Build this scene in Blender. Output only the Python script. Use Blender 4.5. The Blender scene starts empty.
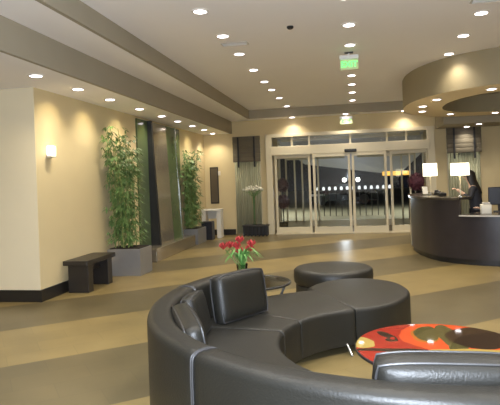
import bpy, bmesh, math, random
from math import sin, cos, pi, radians, sqrt, atan2, hypot
from mathutils import Vector, Matrix, Euler

random.seed(7)
scene = bpy.context.scene
COL = scene.collection

# ------------------------------------------------------------------ helpers
def link(o, parent=None):
    COL.objects.link(o)
    if parent is not None:
        o.parent = parent
    return o

def empty(name, loc=(0, 0, 0), rz=0.0):
    o = bpy.data.objects.new(name, None)
    o.empty_display_size = 0.1
    o.location = loc
    o.rotation_euler = (0, 0, rz)
    return link(o)

def tag(o, label=None, cat=None, group=None, kind=None):
    if label: o['label'] = label
    if cat: o['category'] = cat
    if group: o['group'] = group
    if kind: o['kind'] = kind
    return o

def copy_tree(o, parent=None):
    c = o.copy()
    COL.objects.link(c)
    if parent is not None:
        c.parent = parent
    for ch in list(o.children):
        copy_tree(ch, c)
    return c

class MB:
    """collects shapes for ONE mesh object"""
    def __init__(self):
        self.bm = bmesh.new()
    def face(self, pts):
        vs = [self.bm.verts.new(p) for p in pts]
        return self.bm.faces.new(vs)
    def box(self, c, s, rot=None, bev=0.0, seg=2):
        r = bmesh.ops.create_cube(self.bm, size=1.0)
        vs = r['verts']
        bmesh.ops.scale(self.bm, vec=Vector(s), verts=vs)
        if bev > 0:
            es = list({e for v in vs for e in v.link_edges})
            out = bmesh.ops.bevel(self.bm, geom=es, offset=min(bev, min(s) * 0.45), segments=seg, profile=0.5, affect='EDGES')
            vs = list({v for f in out['faces'] for v in f.verts} | {v for v in vs if v.is_valid})
        if rot is not None:
            bmesh.ops.rotate(self.bm, cent=(0, 0, 0), matrix=Euler(rot).to_matrix(), verts=vs)
        bmesh.ops.translate(self.bm, vec=Vector(c), verts=vs)
        return self
    def lathe(self, prof, c=(0, 0, 0), n=32, cap=True):
        rings = []
        for (r, z) in prof:
            rings.append([self.bm.verts.new((c[0] + r * cos(2 * pi * k / n), c[1] + r * sin(2 * pi * k / n), c[2] + z)) for k in range(n)])
        for a, b in zip(rings, rings[1:]):
            for k in range(n):
                self.bm.faces.new((a[k], a[(k + 1) % n], b[(k + 1) % n], b[k]))
        if cap:
            self.bm.faces.new(rings[0][::-1]); self.bm.faces.new(rings[-1])
        return self
    def tube(self, pts, r, n=8, cap=True, closed=False):
        pts = [Vector(p) for p in pts]
        m = len(pts)
        rad = r if isinstance(r, (list, tuple)) else [r] * m
        up = Vector((0, 0, 1))
        rings = []
        ref = None
        for i, p in enumerate(pts):
            if closed:
                t = pts[(i + 1) % m] - pts[i - 1]
            else:
                t = pts[min(i + 1, m - 1)] - pts[max(i - 1, 0)]
            if t.length < 1e-9: t = Vector((0, 0, 1))
            t.normalize()
            if ref is None:
                ref = t.cross(up)
                if ref.length < 1e-3: ref = t.cross(Vector((1, 0, 0)))
            ref = ref - t * ref.dot(t)
            if ref.length < 1e-6: ref = t.orthogonal()
            ref.normalize()
            b = t.cross(ref)
            rings.append([self.bm.verts.new(p + (ref * cos(2 * pi * k / n) + b * sin(2 * pi * k / n)) * rad[i]) for k in range(n)])
        pairs = list(zip(rings, rings[1:]))
        if closed: pairs.append((rings[-1], rings[0]))
        for a, b in pairs:
            for k in range(n):
                self.bm.faces.new((a[k], a[(k + 1) % n], b[(k + 1) % n], b[k]))
        if cap and not closed:
            self.bm.faces.new(rings[0][::-1]); self.bm.faces.new(rings[-1])
        return self
    def prism(self, pts, z0, z1, rad=0.0, seg=4, radb=0.0):
        """outline (ccw) extruded z0..z1 with rounded top (rad) and bottom (radb) edges"""
        def off(d):
            out = []
            m = len(pts)
            for i in range(m):
                a = Vector(pts[i - 1][:2]); b = Vector(pts[i][:2]); c = Vector(pts[(i + 1) % m][:2])
                t1 = (b - a).normalized(); t2 = (c - b).normalized()
                n1 = Vector((-t1.y, t1.x)); n2 = Vector((-t2.y, t2.x))
                nn = (n1 + n2)
                if nn.length < 1e-6: nn = n1
                nn.normalize()
                k = d / max(0.5, nn.dot(n1))
                out.append(b + nn * k)
            return out
        levels = []
        if radb > 0:
            for i in range(seg + 1):
                a = pi / 2 * i / seg
                levels.append((radb * (1 - sin(a)), z0 + radb * (1 - cos(a))))
        else:
            levels.append((0, z0))
        if rad > 0:
            for i in range(seg + 1):
                a = pi / 2 * i / seg
                levels.append((rad * (1 - cos(a)), z1 - rad * (1 - sin(a))))
        else:
            levels.append((0, z1))
        rings = []
        for d, z in levels:
            o = off(d) if d > 0 else [Vector(p[:2]) for p in pts]
            rings.append([self.bm.verts.new((p.x, p.y, z)) for p in o])
        m = len(pts)
        for a, b in zip(rings, rings[1:]):
            for k in range(m):
                self.bm.faces.new((a[k], a[(k + 1) % m], b[(k + 1) % m], b[k]))
        self.bm.faces.new(rings[0][::-1]); self.bm.faces.new(rings[-1])
        return self
    def sweep(self, prof, a0, a1, c=(0, 0), n=24, rnd=0.0):
        """closed (r,z) profile swept in angle a0..a1 (radians), ends rounded by rnd"""
        mr = sum(p[0] for p in prof) / len(prof); mz = sum(p[1] for p in prof) / len(prof)
        st = [(a0 + (a1 - a0) * i / n, 1.0) for i in range(n + 1)]
        if rnd > 0:
            da = rnd / mr
            st = [(a0, 0), (a0 + da * 0.3, 0.7), (a0 + da, 1.0)] + [s for s in st if a0 + da * 1.2 < s[0] < a1 - da * 1.2] + [(a1 - da, 1.0), (a1 - da * 0.3, 0.7), (a1, 0)]
        else:
            st = [(s[0], 1.0) for s in st]
        r0 = min(p[0] for p in prof); r1 = max(p[0] for p in prof); z0 = min(p[1] for p in prof); z1 = max(p[1] for p in prof)
        rings = []
        for a, f in st:
            ins = rnd * (1 - f)
            ring = []
            for (r, z) in prof:
                rr = mr + (r - mr) * (1 - 2 * ins / (r1 - r0)); zz = mz + (z - mz) * (1 - 2 * ins / (z1 - z0))
                ring.append(self.bm.verts.new((c[0] + rr * cos(a), c[1] + rr * sin(a), zz)))
            rings.append(ring)
        m = len(prof)
        for a, b in zip(rings, rings[1:]):
            for k in range(m):
                self.bm.faces.new((a[k], b[k], b[(k + 1) % m], a[(k + 1) % m]))
        self.bm.faces.new(rings[0]); self.bm.faces.new(rings[-1][::-1])
        return self
    def leaf(self, p, d, L, w, droop=0.0):
        p = Vector(p); d = Vector(d).normalized()
        s = d.cross(Vector((0, 0, 1)))
        if s.length < 1e-3: s = Vector((1, 0, 0))
        s.normalize()
        a = p; b = p + d * L * 0.45 + Vector((0, 0, -droop * 0.3)); e = p + d * L + Vector((0, 0, -droop))
        v = [self.bm.verts.new(q) for q in (a, b + s * w / 2, e, b - s * w / 2)]
        self.bm.faces.new((v[0], v[1], v[2])); self.bm.faces.new((v[0], v[2], v[3]))
        return self
    def build(self, name, mat, parent=None, smooth=False, angle=40, loc=None):
        me = bpy.data.meshes.new(name)
        bmesh.ops.recalc_face_normals(self.bm, faces=self.bm.faces)
        if loc is not None:
            bmesh.ops.translate(self.bm, vec=-Vector(loc), verts=self.bm.verts)
        self.bm.to_mesh(me); self.bm.free()
        for m in (mat if isinstance(mat, (list, tuple)) else [mat]):
            me.materials.append(m)
        if smooth:
            me.shade_smooth()
            try: me.set_sharp_from_angle(angle=radians(angle))
            except Exception: pass
        o = bpy.data.objects.new(name, me)
        if loc is not None: o.location = loc
        return link(o, parent)

def rrect(r0, r1, z0, z1, rad, seg=4):
    """rounded rectangle profile; rad=(bl,br,tr,tl)"""
    bl, br, tr, tl = rad
    out = []
    for (cx, cz, r, a0) in ((r0 + bl, z0 + bl, bl, 180), (r1 - br, z0 + br, br, 270), (r1 - tr, z1 - tr, tr, 0), (r0 + tl, z1 - tl, tl, 90)):
        for i in range(seg + 1):
            a = radians(a0 + 90 * i / seg)
            out.append((cx + r * cos(a), cz + r * sin(a)))
    return out

def spline(pts, n=6, closed=False):
    out = []
    m = len(pts)
    rng = range(m) if closed else range(m - 1)
    for i in rng:
        g = (lambda k: Vector(pts[k % m])) if closed else (lambda k: Vector(pts[max(0, min(m - 1, k))]))
        p0, p1, p2, p3 = g(i - 1), g(i), g(i + 1), g(i + 2)
        for j in range(n):
            t = j / n
            out.append(0.5 * ((2 * p1) + (p2 - p0) * t + (2 * p0 - 5 * p1 + 4 * p2 - p3) * t * t + (3 * p1 - p0 - 3 * p2 + p3) * t ** 3))
    if not closed: out.append(Vector(pts[-1]))
    return out

# ------------------------------------------------------------------ materials
def mat(name, col, rough=0.5, metal=0.0, spec=0.5, noise=None, bump=None, emit=None, coat=0.0):
    m = bpy.data.materials.new(name); m.use_nodes = True
    nt = m.node_tree; b = nt.nodes['Principled BSDF']
    b.inputs['Base Color'].default_value = (*col, 1)
    b.inputs['Roughness'].default_value = rough
    b.inputs['Metallic'].default_value = metal
    b.inputs['Specular IOR Level'].default_value = spec
    if coat: b.inputs['Coat Weight'].default_value = coat; b.inputs['Coat Roughness'].default_value = 0.06
    tc = None
    if noise or bump:
        tc = nt.nodes.new('ShaderNodeTexCoord')
    if noise:
        sc, amt = noise
        n = nt.nodes.new('ShaderNodeTexNoise'); n.inputs['Scale'].default_value = sc; n.inputs['Detail'].default_value = 4
        nt.links.new(tc.outputs['Object'], n.inputs['Vector'])
        mx = nt.nodes.new('ShaderNodeMix'); mx.data_type = 'RGBA'
        mx.inputs[6].default_value = (*[c * (1 - amt) for c in col], 1); mx.inputs[7].default_value = (*[min(1, c * (1 + amt)) for c in col], 1)
        nt.links.new(n.outputs['Fac'], mx.inputs[0]); nt.links.new(mx.outputs[2], b.inputs['Base Color'])
    if bump:
        sc, st = bump
        n = nt.nodes.new('ShaderNodeTexNoise'); n.inputs['Scale'].default_value = sc; n.inputs['Detail'].default_value = 3
        nt.links.new(tc.outputs['Object'], n.inputs['Vector'])
        bp = nt.nodes.new('ShaderNodeBump'); bp.inputs['Strength'].default_value = st; bp.inputs['Distance'].default_value = 0.01
        nt.links.new(n.outputs['Fac'], bp.inputs['Height']); nt.links.new(bp.outputs['Normal'], b.inputs['Normal'])
    if emit:
        b.inputs['Emission Color'].default_value = (*emit[0], 1); b.inputs['Emission Strength'].default_value = emit[1]
    return m

def glass_mat(name, tint, refl=0.08, rough=0.02, opacity=0.0, body=(0.5, 0.5, 0.5)):
    m = bpy.data.materials.new(name); m.use_nodes = True
    nt = m.node_tree; nt.nodes.clear()
    out = nt.nodes.new('ShaderNodeOutputMaterial')
    tr = nt.nodes.new('ShaderNodeBsdfTransparent'); tr.inputs[0].default_value = (*tint, 1)
    gl = nt.nodes.new('ShaderNodeBsdfGlossy'); gl.inputs['Roughness'].default_value = rough
    fr = nt.nodes.new('ShaderNodeFresnel'); fr.inputs['IOR'].default_value = 1.45
    mx = nt.nodes.new('ShaderNodeMixShader')
    mul = nt.nodes.new('ShaderNodeMath'); mul.operation = 'MAXIMUM'; mul.inputs[1].default_value = refl
    nt.links.new(fr.outputs[0], mul.inputs[0]); nt.links.new(mul.outputs[0], mx.inputs[0])
    nt.links.new(gl.outputs[0], mx.inputs[2])
    if opacity > 0:
        df = nt.nodes.new('ShaderNodeBsdfDiffuse'); df.inputs[0].default_value = (*body, 1)
        m2 = nt.nodes.new('ShaderNodeMixShader'); m2.inputs[0].default_value = opacity
        nt.links.new(tr.outputs[0], m2.inputs[1]); nt.links.new(df.outputs[0], m2.inputs[2]); nt.links.new(m2.outputs[0], mx.inputs[1])
    else:
        nt.links.new(tr.outputs[0], mx.inputs[1])
    nt.links.new(mx.outputs[0], out.inputs[0])
    return m

def emit_mat(name, col, strength):
    m = bpy.data.materials.new(name); m.use_nodes = True
    nt = m.node_tree; nt.nodes.clear()
    out = nt.nodes.new('ShaderNodeOutputMaterial'); e = nt.nodes.new('ShaderNodeEmission')
    e.inputs[0].default_value = (*col, 1); e.inputs[1].default_value = strength
    nt.links.new(e.outputs[0], out.inputs[0])
    return m

WALLC = (0.64, 0.53, 0.31)
M = {}
M['wall'] = mat('wall_paint', WALLC, 0.75, noise=(3.0, 0.03), bump=(160, 0.08))
M['wall_pale'] = mat('pale_wall_paint', (0.72, 0.63, 0.44), 0.75, noise=(3.0, 0.02), bump=(160, 0.08))
M['wall_white'] = mat('white_wall_paint', (0.82, 0.82, 0.83), 0.75, noise=(3.0, 0.02), bump=(160, 0.08))
M['ceiling'] = mat('ceiling_paint', (0.88, 0.85, 0.84), 0.85, noise=(1.5, 0.02))
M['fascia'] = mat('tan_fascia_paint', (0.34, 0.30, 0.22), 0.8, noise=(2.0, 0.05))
M['ring'] = mat('ring_lamplit_paint', (0.82, 0.68, 0.44), 0.8, noise=(2.0, 0.03))  # warm lamplight on the ring is put into this base colour
M['drum'] = mat('drum_fascia', (0.32, 0.265, 0.155), 0.6, noise=(2.5, 0.05))
M['cream'] = mat('cream_metal', (0.66, 0.59, 0.42), 0.4, noise=(6, 0.03))
M['base'] = mat('black_baseboard', (0.018, 0.016, 0.014), 0.35, noise=(8, 0.2))
M['leather'] = mat('black_leather', (0.0135, 0.013, 0.0105), 0.44, spec=0.44, noise=(5, 0.15), bump=(90, 0.18))
M['leather_pipe'] = mat('leather_piping', (0.04, 0.04, 0.042), 0.42, spec=0.5, bump=(90, 0.1))
M['chrome'] = mat('chrome', (0.85, 0.85, 0.85), 0.12, 1.0, bump=(300, 0.02))
M['steel'] = mat('brushed_planter_steel', (0.34, 0.34, 0.35), 0.30, 0.55, noise=(4, 0.1), bump=(60, 0.04))
M['dark_wood'] = mat('espresso_wood', (0.022, 0.018, 0.015), 0.4, noise=(7, 0.3), bump=(40, 0.06))
M['desk'] = mat('desk_veneer', (0.024, 0.020, 0.023), 0.32, noise=(5, 0.3), bump=(50, 0.05))
M['desk_top'] = mat('desk_stone_top', (0.05, 0.042, 0.034), 0.2, noise=(20, 0.3))
M['white_lac'] = mat('white_lacquer', (0.72, 0.69, 0.62), 0.4, noise=(5, 0.03))
M['black'] = mat('matt_black', (0.015, 0.015, 0.015), 0.45, noise=(9, 0.2))
M['bin'] = mat('bin_blue_black', (0.014, 0.014, 0.022), 0.4, noise=(9, 0.2))
M['leafg'] = mat('bamboo_leaf', (0.12, 0.21, 0.06), 0.5, noise=(9, 0.45))
M['cane'] = mat('bamboo_cane', (0.24, 0.28, 0.09), 0.45, noise=(14, 0.3))
M['soil'] = mat('soil', (0.03, 0.022, 0.015), 0.9, noise=(30, 0.4))
M['stem'] = mat('flower_stem', (0.10, 0.26, 0.06), 0.5, noise=(12, 0.3))
M['petal'] = mat('red_petal', (0.42, 0.045, 0.045), 0.5, noise=(30, 0.35))
M['burg'] = mat('burgundy_foliage', (0.09, 0.02, 0.035), 0.7, noise=(20, 0.5))
M['bronze'] = mat('bronze_water_panel', (0.36, 0.32, 0.25), 0.16, 0.7, noise=(2.2, 0.2), bump=(14, 0.12))
M['green_glass'] = mat('green_backing_glass', (0.085, 0.12, 0.055), 0.10, 0.0, 0.6, noise=(1.6, 0.35))
M['valance'] = mat('valance_fabric', (0.13, 0.11, 0.075), 0.8, noise=(10, 0.1), bump=(200, 0.2))
M['strap'] = mat('black_strap', (0.012, 0.012, 0.014), 0.6, noise=(10, 0.2))
M['sheer'] = mat('sheer_curtain', (0.42, 0.42, 0.29), 0.8, noise=(6, 0.08), bump=(120, 0.1))
M['clear'] = glass_mat('clear_glass', (0.93, 0.95, 0.93), 0.06)
M['tabglass'] = glass_mat('table_glass', (0.93, 0.97, 0.94), 0.10)
M['lens'] = emit_mat('downlight_lens', (1.0, 0.90, 0.92), 9.0)
M['trim_white'] = mat('downlight_trim', (0.82, 0.78, 0.72), 0.4, noise=(10, 0.02))
M['shade'] = mat('lamp_shade_lit', (0.9, 0.86, 0.74), 0.8, emit=((1.0, 0.90, 0.66), 2.6), noise=(9, 0.02))
M['sconce_glass'] = mat('sconce_lit', (0.9, 0.86, 0.8), 0.4, emit=((1.0, 0.92, 0.8), 2.2), noise=(9, 0.02))
M['exit_green'] = emit_mat('exit_green', (0.12, 0.85, 0.16), 2.2)
M['exit_panel'] = mat('exit_panel_acrylic', (0.45, 0.52, 0.30), 0.2, emit=((0.62, 0.85, 0.35), 0.16), noise=(9, 0.03))
M['exit_house'] = mat('exit_housing', (0.75, 0.75, 0.74), 0.35, noise=(9, 0.03))
M['asphalt'] = mat('asphalt', (0.22, 0.215, 0.16), 0.75, noise=(2, 0.4))
M['paving'] = mat('entrance_paving', (0.34, 0.28, 0.19), 0.6, noise=(3, 0.12))
M['awning'] = mat('awning_grey', (0.42, 0.43, 0.47), 0.7, noise=(1.2, 0.08))
M['glint_globe'] = emit_mat('flash_glint', (1.0, 0.97, 0.95), 5.0)  # emission in place of flash glints on the door glass
M['bollard'] = emit_mat('bollard_lamp', (0.95, 0.97, 1.0), 1.1)
M['orange'] = emit_mat('orange_reflection_glow', (1.0, 0.52, 0.10), 1.3)  # emission in place of a reflection in the door glass
M['skin'] = mat('skin', (0.62, 0.40, 0.28), 0.55, noise=(10, 0.06))
M['hair'] = mat('dark_hair', (0.012, 0.009, 0.008), 0.45, noise=(40, 0.4), bump=(120, 0.3))
M['blouse'] = mat('dark_jacket', (0.02, 0.02, 0.026), 0.7, noise=(20, 0.2))
M['paper'] = mat('paper', (0.72, 0.69, 0.6), 0.8, noise=(9, 0.03))
M['screen'] = mat('monitor_shell', (0.014, 0.015, 0.022), 0.35, noise=(9, 0.1))
M['carpaint'] = mat('car_paint', (0.03, 0.032, 0.038), 0.2, 0.3, noise=(4, 0.1))
M['carwhite'] = mat('car_pale_bumper', (0.7, 0.7, 0.68), 0.3, noise=(4, 0.05))
M['vase'] = glass_mat('vase_glass', (0.72, 0.85, 0.76), 0.12)
M['blossom'] = mat('pale_blossom', (0.62, 0.60, 0.50), 0.7, noise=(30, 0.35))
M['dark_panel'] = mat('dark_framed_panel', (0.10, 0.08, 0.055), 0.3, noise=(4, 0.15))
M['grille'] = mat('vent_grille', (0.50, 0.47, 0.42), 0.5, noise=(9, 0.05))

# floor: diagonal bands of tile
def floor_mat():
    m = bpy.data.materials.new('banded_floor_tile'); m.use_nodes = True
    nt = m.node_tree; b = nt.nodes['Principled BSDF']; N = nt.nodes.new; L = nt.links.new
    tc = N('ShaderNodeTexCoord')
    mp = N('ShaderNodeMapping'); mp.inputs['Rotation'].default_value = (0, 0, radians(-38))
    L(tc.outputs['Object'], mp.inputs['Vector'])
    sp = N('ShaderNodeSeparateXYZ'); L(mp.outputs[0], sp.inputs[0])
    a = N('ShaderNodeMath'); a.operation = 'SUBTRACT'; a.inputs[1].default_value = 3.97; L(sp.outputs['Y'], a.inputs[0])
    d = N('ShaderNodeMath'); d.operation = 'DIVIDE'; d.inputs[1].default_value = 2.72; L(a.outputs[0], d.inputs[0])
    f = N('ShaderNodeMath'); f.operation = 'FRACT'; L(d.outputs[0], f.inputs[0])
    lt = N('ShaderNodeMath'); lt.operation = 'LESS_THAN'; lt.inputs[1].default_value = 0.5; L(f.outputs[0], lt.inputs[0])
    br = N('ShaderNodeTexBrick'); br.offset = 0.5
    br.inputs['Color1'].default_value = (0.93, 0.93, 0.93, 1); br.inputs['Color2'].default_value = (1.05, 1.03, 1.0, 1); br.inputs['Mortar'].default_value = (0.84, 0.84, 0.84, 1)
    br.inputs['Scale'].default_value = 1.0; br.inputs['Mortar Size'].default_value = 0.004
    br.inputs['Brick Width'].default_value = 0.62; br.inputs['Row Height'].default_value = 0.34
    mo = N('ShaderNodeMapping'); mo.inputs['Location'].default_value = (0.1, -3.97 + 0.34 * 12, 0); L(mp.outputs[0], mo.inputs[0]); L(mo.outputs[0], br.inputs['Vector'])
    ns = N('ShaderNodeTexNoise'); ns.inputs['Scale'].default_value = 1.7; ns.inputs['Detail'].default_value = 6; L(tc.outputs['Object'], ns.inputs['Vector'])
    nr = N('ShaderNodeMapRange'); nr.inputs[1].default_value = 0.3; nr.inputs[2].default_value = 0.7; nr.inputs[3].default_value = 0.86; nr.inputs[4].default_value = 1.12; L(ns.outputs['Fac'], nr.inputs[0])
    mx = N('ShaderNodeMix'); mx.data_type = 'RGBA'; mx.inputs[6].default_value = (0.225, 0.170, 0.072, 1); mx.inputs[7].default_value = (0.115, 0.092, 0.047, 1); L(lt.outputs[0], mx.inputs[0])
    m1 = N('ShaderNodeMix'); m1.data_type = 'RGBA'; m1.blend_type = 'MULTIPLY'; m1.inputs[0].default_value = 1; L(mx.outputs[2], m1.inputs[6]); L(br.outputs['Color'], m1.inputs[7])
    m2 = N('ShaderNodeMix'); m2.data_type = 'RGBA'; m2.blend_type = 'MULTIPLY'; m2.inputs[0].default_value = 1; L(m1.outputs[2], m2.inputs[6]); L(nr.outputs[0], m2.inputs[7])
    L(m2.outputs[2], b.inputs['Base Color'])
    b.inputs['Roughness'].default_value = 0.33
    b.inputs['Specular IOR Level'].default_value = 0.4
    return m
M['floor'] = floor_mat()

def art_mat():
    m = bpy.data.materials.new('painted_table_art'); m.use_nodes = True
    nt = m.node_tree; b = nt.nodes['Principled BSDF']; N = nt.nodes.new; L = nt.links.new
    tc = N('ShaderNodeTexCoord')
    ns = N('ShaderNodeTexNoise'); ns.inputs['Scale'].default_value = 3.5; L(tc.outputs['Object'], ns.inputs['Vector'])
    vs = N('ShaderNodeVectorMath'); vs.operation = 'SUBTRACT'; vs.inputs[1].default_value = (0.5, 0.5, 0.5); L(ns.outputs['Color'], vs.inputs[0])
    vm = N('ShaderNodeVectorMath'); vm.operation = 'SCALE'; vm.inputs['Scale'].default_value = 0.10; L(vs.outputs[0], vm.inputs[0])
    va = N('ShaderNodeVectorMath'); va.operation = 'ADD'; L(tc.outputs['Object'], va.inputs[0]); L(vm.outputs[0], va.inputs[1])
    fl = N('ShaderNodeVectorMath'); fl.operation = 'MULTIPLY'; fl.inputs[1].default_value = (1, 1, 0); L(va.outputs[0], fl.inputs[0])
    red = (0.28, 0.024, 0.014); gold = (0.36, 0.26, 0.07); dark = (0.03, 0.018, 0.012); olive = (0.075, 0.065, 0.025); orange = (0.50, 0.07, 0.02)
    ell = [(0.0, -0.35, 0.5, 0.13, 10, orange), (-0.2, -0.42, 0.2, 0.07, -20, dark), (0.25, -0.3, 0.16, 0.08, 30, olive),
           (-0.34, -0.10, 0.25, 0.035, 3, dark), (0.17, 0.25, 0.42, 0.40, 0, orange), (-0.53, 0.05, 0.085, 0.13, 0, gold),
           (-0.34, 0.24, 0.115, 0.035, -52, dark), (-0.31, 0.14, 0.05, 0.05, 0, dark), (-0.30, 0.17, 0.022, 0.03, 0, red),
           (-0.06, 0.29, 0.105, 0.21, -8, (0.33, 0.11, 0.02)), (-0.05, 0.31, 0.095, 0.19, -8, olive),
           (0.10, 0.18, 0.075, 0.36, 4, olive), (0.26, -0.10, 0.36, 0.05, 0, gold), (0.29, 0.22, 0.22, 0.27, -10, dark)]
    prev = None
    for (cx, cy, rx, ry, ro, col) in ell:
        mp = N('ShaderNodeMapping'); mp.vector_type = 'TEXTURE'
        mp.inputs['Location'].default_value = (cx, cy, 0); mp.inputs['Rotation'].default_value = (0, 0, radians(ro)); mp.inputs['Scale'].default_value = (rx, ry, 1)
        L(fl.outputs[0], mp.inputs['Vector'])
        ln = N('ShaderNodeVectorMath'); ln.operation = 'LENGTH'; L(mp.outputs[0], ln.inputs[0])
        lt = N('ShaderNodeMath'); lt.operation = 'LESS_THAN'; lt.inputs[1].default_value = 1.0; L(ln.outputs['Value'], lt.inputs[0])
        mx = N('ShaderNodeMix'); mx.data_type = 'RGBA'; L(lt.outputs[0], mx.inputs[0])
        if prev is None: mx.inputs[6].default_value = (*red, 1)
        else: L(prev, mx.inputs[6])
        mx.inputs[7].default_value = (*col, 1)
        prev = mx.outputs[2]
    L(prev, b.inputs['Base Color'])
    b.inputs['Roughness'].default_value = 0.035; b.inputs['Specular IOR Level'].default_value = 0.5
    return m
M['art'] = art_mat()

# ------------------------------------------------------------------ dimensions
XW = -4.355      # left wall
YC = 6.84        # left wall corner (near return)
D = 15.63        # entrance wall
ZS, ZF, ZM = 3.03, 3.39, 3.633
XF, XI = -3.47, -2.84
YI = 15.12       # far edge of raised tray
XR = 5.6         # right wall
YB = -5.0        # wall behind the camera
XL2 = -8.0

def struct(name, mb, m, parent=None, **k):
    o = mb.build(name, m, parent, **k)
    if parent is None: tag(o, kind='structure')
    return o

# ------------------------------------------------------------------ room shell
struct('floor', MB().box(((XL2 + XR) / 2, (YB + D) / 2, -0.06), (XR - XL2 + 0.4, D - YB + 0.4, 0.12)), M['floor'])
# ceilings (slabs), tray step, left soffit
cl = MB()
cl.box(((XI + XR) / 2, (YB + YI) / 2, ZM + 0.06), (XR - XI, YI - YB, 0.12))
struct('ceiling', cl, M['ceiling'])
cm = MB()
cm.box(((XF + XI) / 2, (YB + D) / 2, ZF + 0.06), (XI - XF, D - YB, 0.12))
cm.box(((XI + XR) / 2, (YI + D) / 2, ZF + 0.06), (XR - XI, D - YI, 0.12))
struct('ceiling_step', cm, M['ceiling'])
cs = MB()
cs.box(((XL2 + XF) / 2, (YB + D) / 2, ZS + 0.06), (XF - XL2, D - YB, 0.12))
struct('ceiling_soffit', cs, M['ceiling'])
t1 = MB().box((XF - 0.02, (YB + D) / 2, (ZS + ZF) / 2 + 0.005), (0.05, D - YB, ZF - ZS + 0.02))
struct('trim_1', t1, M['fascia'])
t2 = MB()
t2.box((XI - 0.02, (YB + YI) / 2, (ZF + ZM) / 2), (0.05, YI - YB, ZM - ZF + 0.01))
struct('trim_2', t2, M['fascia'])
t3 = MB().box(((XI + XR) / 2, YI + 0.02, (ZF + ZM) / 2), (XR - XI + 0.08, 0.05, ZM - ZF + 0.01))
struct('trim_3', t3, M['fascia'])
# left wall beyond the corner, the return facing the camera, wall behind it
struct('wall_left', MB().box((XW - 0.1, (YC + D) / 2, ZS / 2), (0.2, D - YC, ZS)), M['wall'])
struct('wall_return', MB().box(((XL2 + XW - 0.001) / 2, YC + 0.094, ZS / 2), (XW - XL2 - 0.001, 0.212, ZS)), M['wall_pale'])
struct('wall_side', MB().box((XL2 - 0.1, (YB + YC) / 2, ZS / 2), (0.2, YC - YB, ZS)), M['wall_pale'])
struct('wall_right', MB().box((XR + 0.1, (YB + D) / 2, 1.83), (0.2, D - YB, 3.66)), M['wall'])
struct('wall_back', MB().box(((XL2 + XR) / 2, YB - 0.1, 1.83), (XR - XL2, 0.2, 3.66)), M['wall_white'])
# far wall with openings: window | entrance | window
WL0, WL1 = -3.42, -2.62
EL, ER = -2.45, 2.30
WR0, WR1 = 2.62, 3.50
EZ = 2.93
fw = MB()
def fwbox(x0, x1, z0, z1): fw.box(((x0 + x1) / 2, D + 0.1, (z0 + z1) / 2), (x1 - x0, 0.2, z1 - z0))
fwbox(XW - 0.2, WL0, 0, ZF); fwbox(WL1, EL, 0, EZ); fwbox(ER, WR0, 0, EZ); fwbox(WR1, XR, 0, ZF)
fwbox(WL0, WR1, EZ, ZF)
struct('wall_far', fw, M['wall'])
# baseboards
struct('baseboard_left', MB().box((XW + 0.012, (YC + D) / 2, 0.085), (0.024, D - YC + 0.0, 0.17)), M['base'])
struct('baseboard_return', MB().box(((XL2 + XW) / 2 + 0.012, YC - 0.012, 0.085), (XW - XL2 + 0.024, 0.024, 0.17)), M['base'])
struct('baseboard_far', MB().box(((XW + WL0) / 2, D - 0.012, 0.085), (WL0 - XW - 0.05, 0.024, 0.17)), M['base'])
struct('baseboard_right', MB().box(((WR1 + XR) / 2, D - 0.012, 0.085), (XR - WR1, 0.024, 0.17)), M['base'])

# ------------------------------------------------------------------ entrance: frame, transoms, doors
ef = MB()
def vbar(mb, x, z0, z1, w=0.08, dpt=0.10, y=D): mb.box((x, y, (z0 + z1) / 2), (w, dpt, z1 - z0), bev=0.006, seg=1)
def hbar(mb, x0, x1, z, h=0.08, dpt=0.10, y=D): mb.box(((x0 + x1) / 2, y, z), (x1 - x0, dpt, h), bev=0.006, seg=1)
vbar(ef, EL + 0.09, 0, EZ, 0.18, 0.22); vbar(ef, ER - 0.10, 0, EZ, 0.20, 0.22)
hbar(ef, EL, ER, EZ - 0.04, 0.10, 0.2)
hbar(ef, EL + 0.15, ER - 0.15, 2.44, 0.26, 0.24)         # header box of the sliding doors
struct('trim_4', ef, M['cream'])
tm = MB()
for x in (-1.68, -1.17, 0.0, 1.02, 1.55): vbar(tm, x, 2.57, EZ - 0.08, 0.055, 0.08)
struct('window_1', tm, M['cream'])
wg = MB().box(((EL + ER) / 2, D, (2.57 + EZ - 0.09) / 2), (ER - EL - 0.4, 0.012, EZ - 0.09 - 2.57))
o = struct('pane', wg, M['clear'], bpy.data.objects['window_1'])
sn = MB().box((0.0, D - 0.15, 2.36), (0.34, 0.07, 0.09), bev=0.02)
tag(sn.build('door_sensor', M['black']), 'small black motion sensor box on the header above the sliding doors', 'sensor')

def leaf_door(n, x0, x1, y, sw=0.07, inner=(), bot=0.17):
    f = MB(); z0, z1 = 0.03, 2.31
    vbar(f, x0 + sw / 2, z0, z1, sw, 0.05, y); vbar(f, x1 - sw / 2, z0, z1, sw, 0.05, y)
    hbar(f, x0, x1, z0 + bot / 2, bot, 0.045, y); hbar(f, x0, x1, z1 - 0.05, 0.10, 0.045, y)
    for x in inner: vbar(f, x, z0, z1, 0.045, 0.04, y)
    o = struct('door_%d' % n, f, M['cream'])
    struct('pane', MB().box(((x0 + x1) / 2, y, (z0 + z1) / 2), (x1 - x0 - sw, 0.01, z1 - z0 - 0.12)), M['clear'], o)
    return o
leaf_door(1, -2.21, -1.16, D - 0.02)
leaf_door(2, -1.09, -0.02, D - 0.09, inner=())
leaf_door(3, 0.02, 0.99, D - 0.09)
leaf_door(4, 1.08, 2.12, D - 0.02, inner=(1.62,))
struct('trim_5', MB().box((0, D, 0.015), (ER - EL - 0.3, 0.3, 0.03)), M['cream'])
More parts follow.
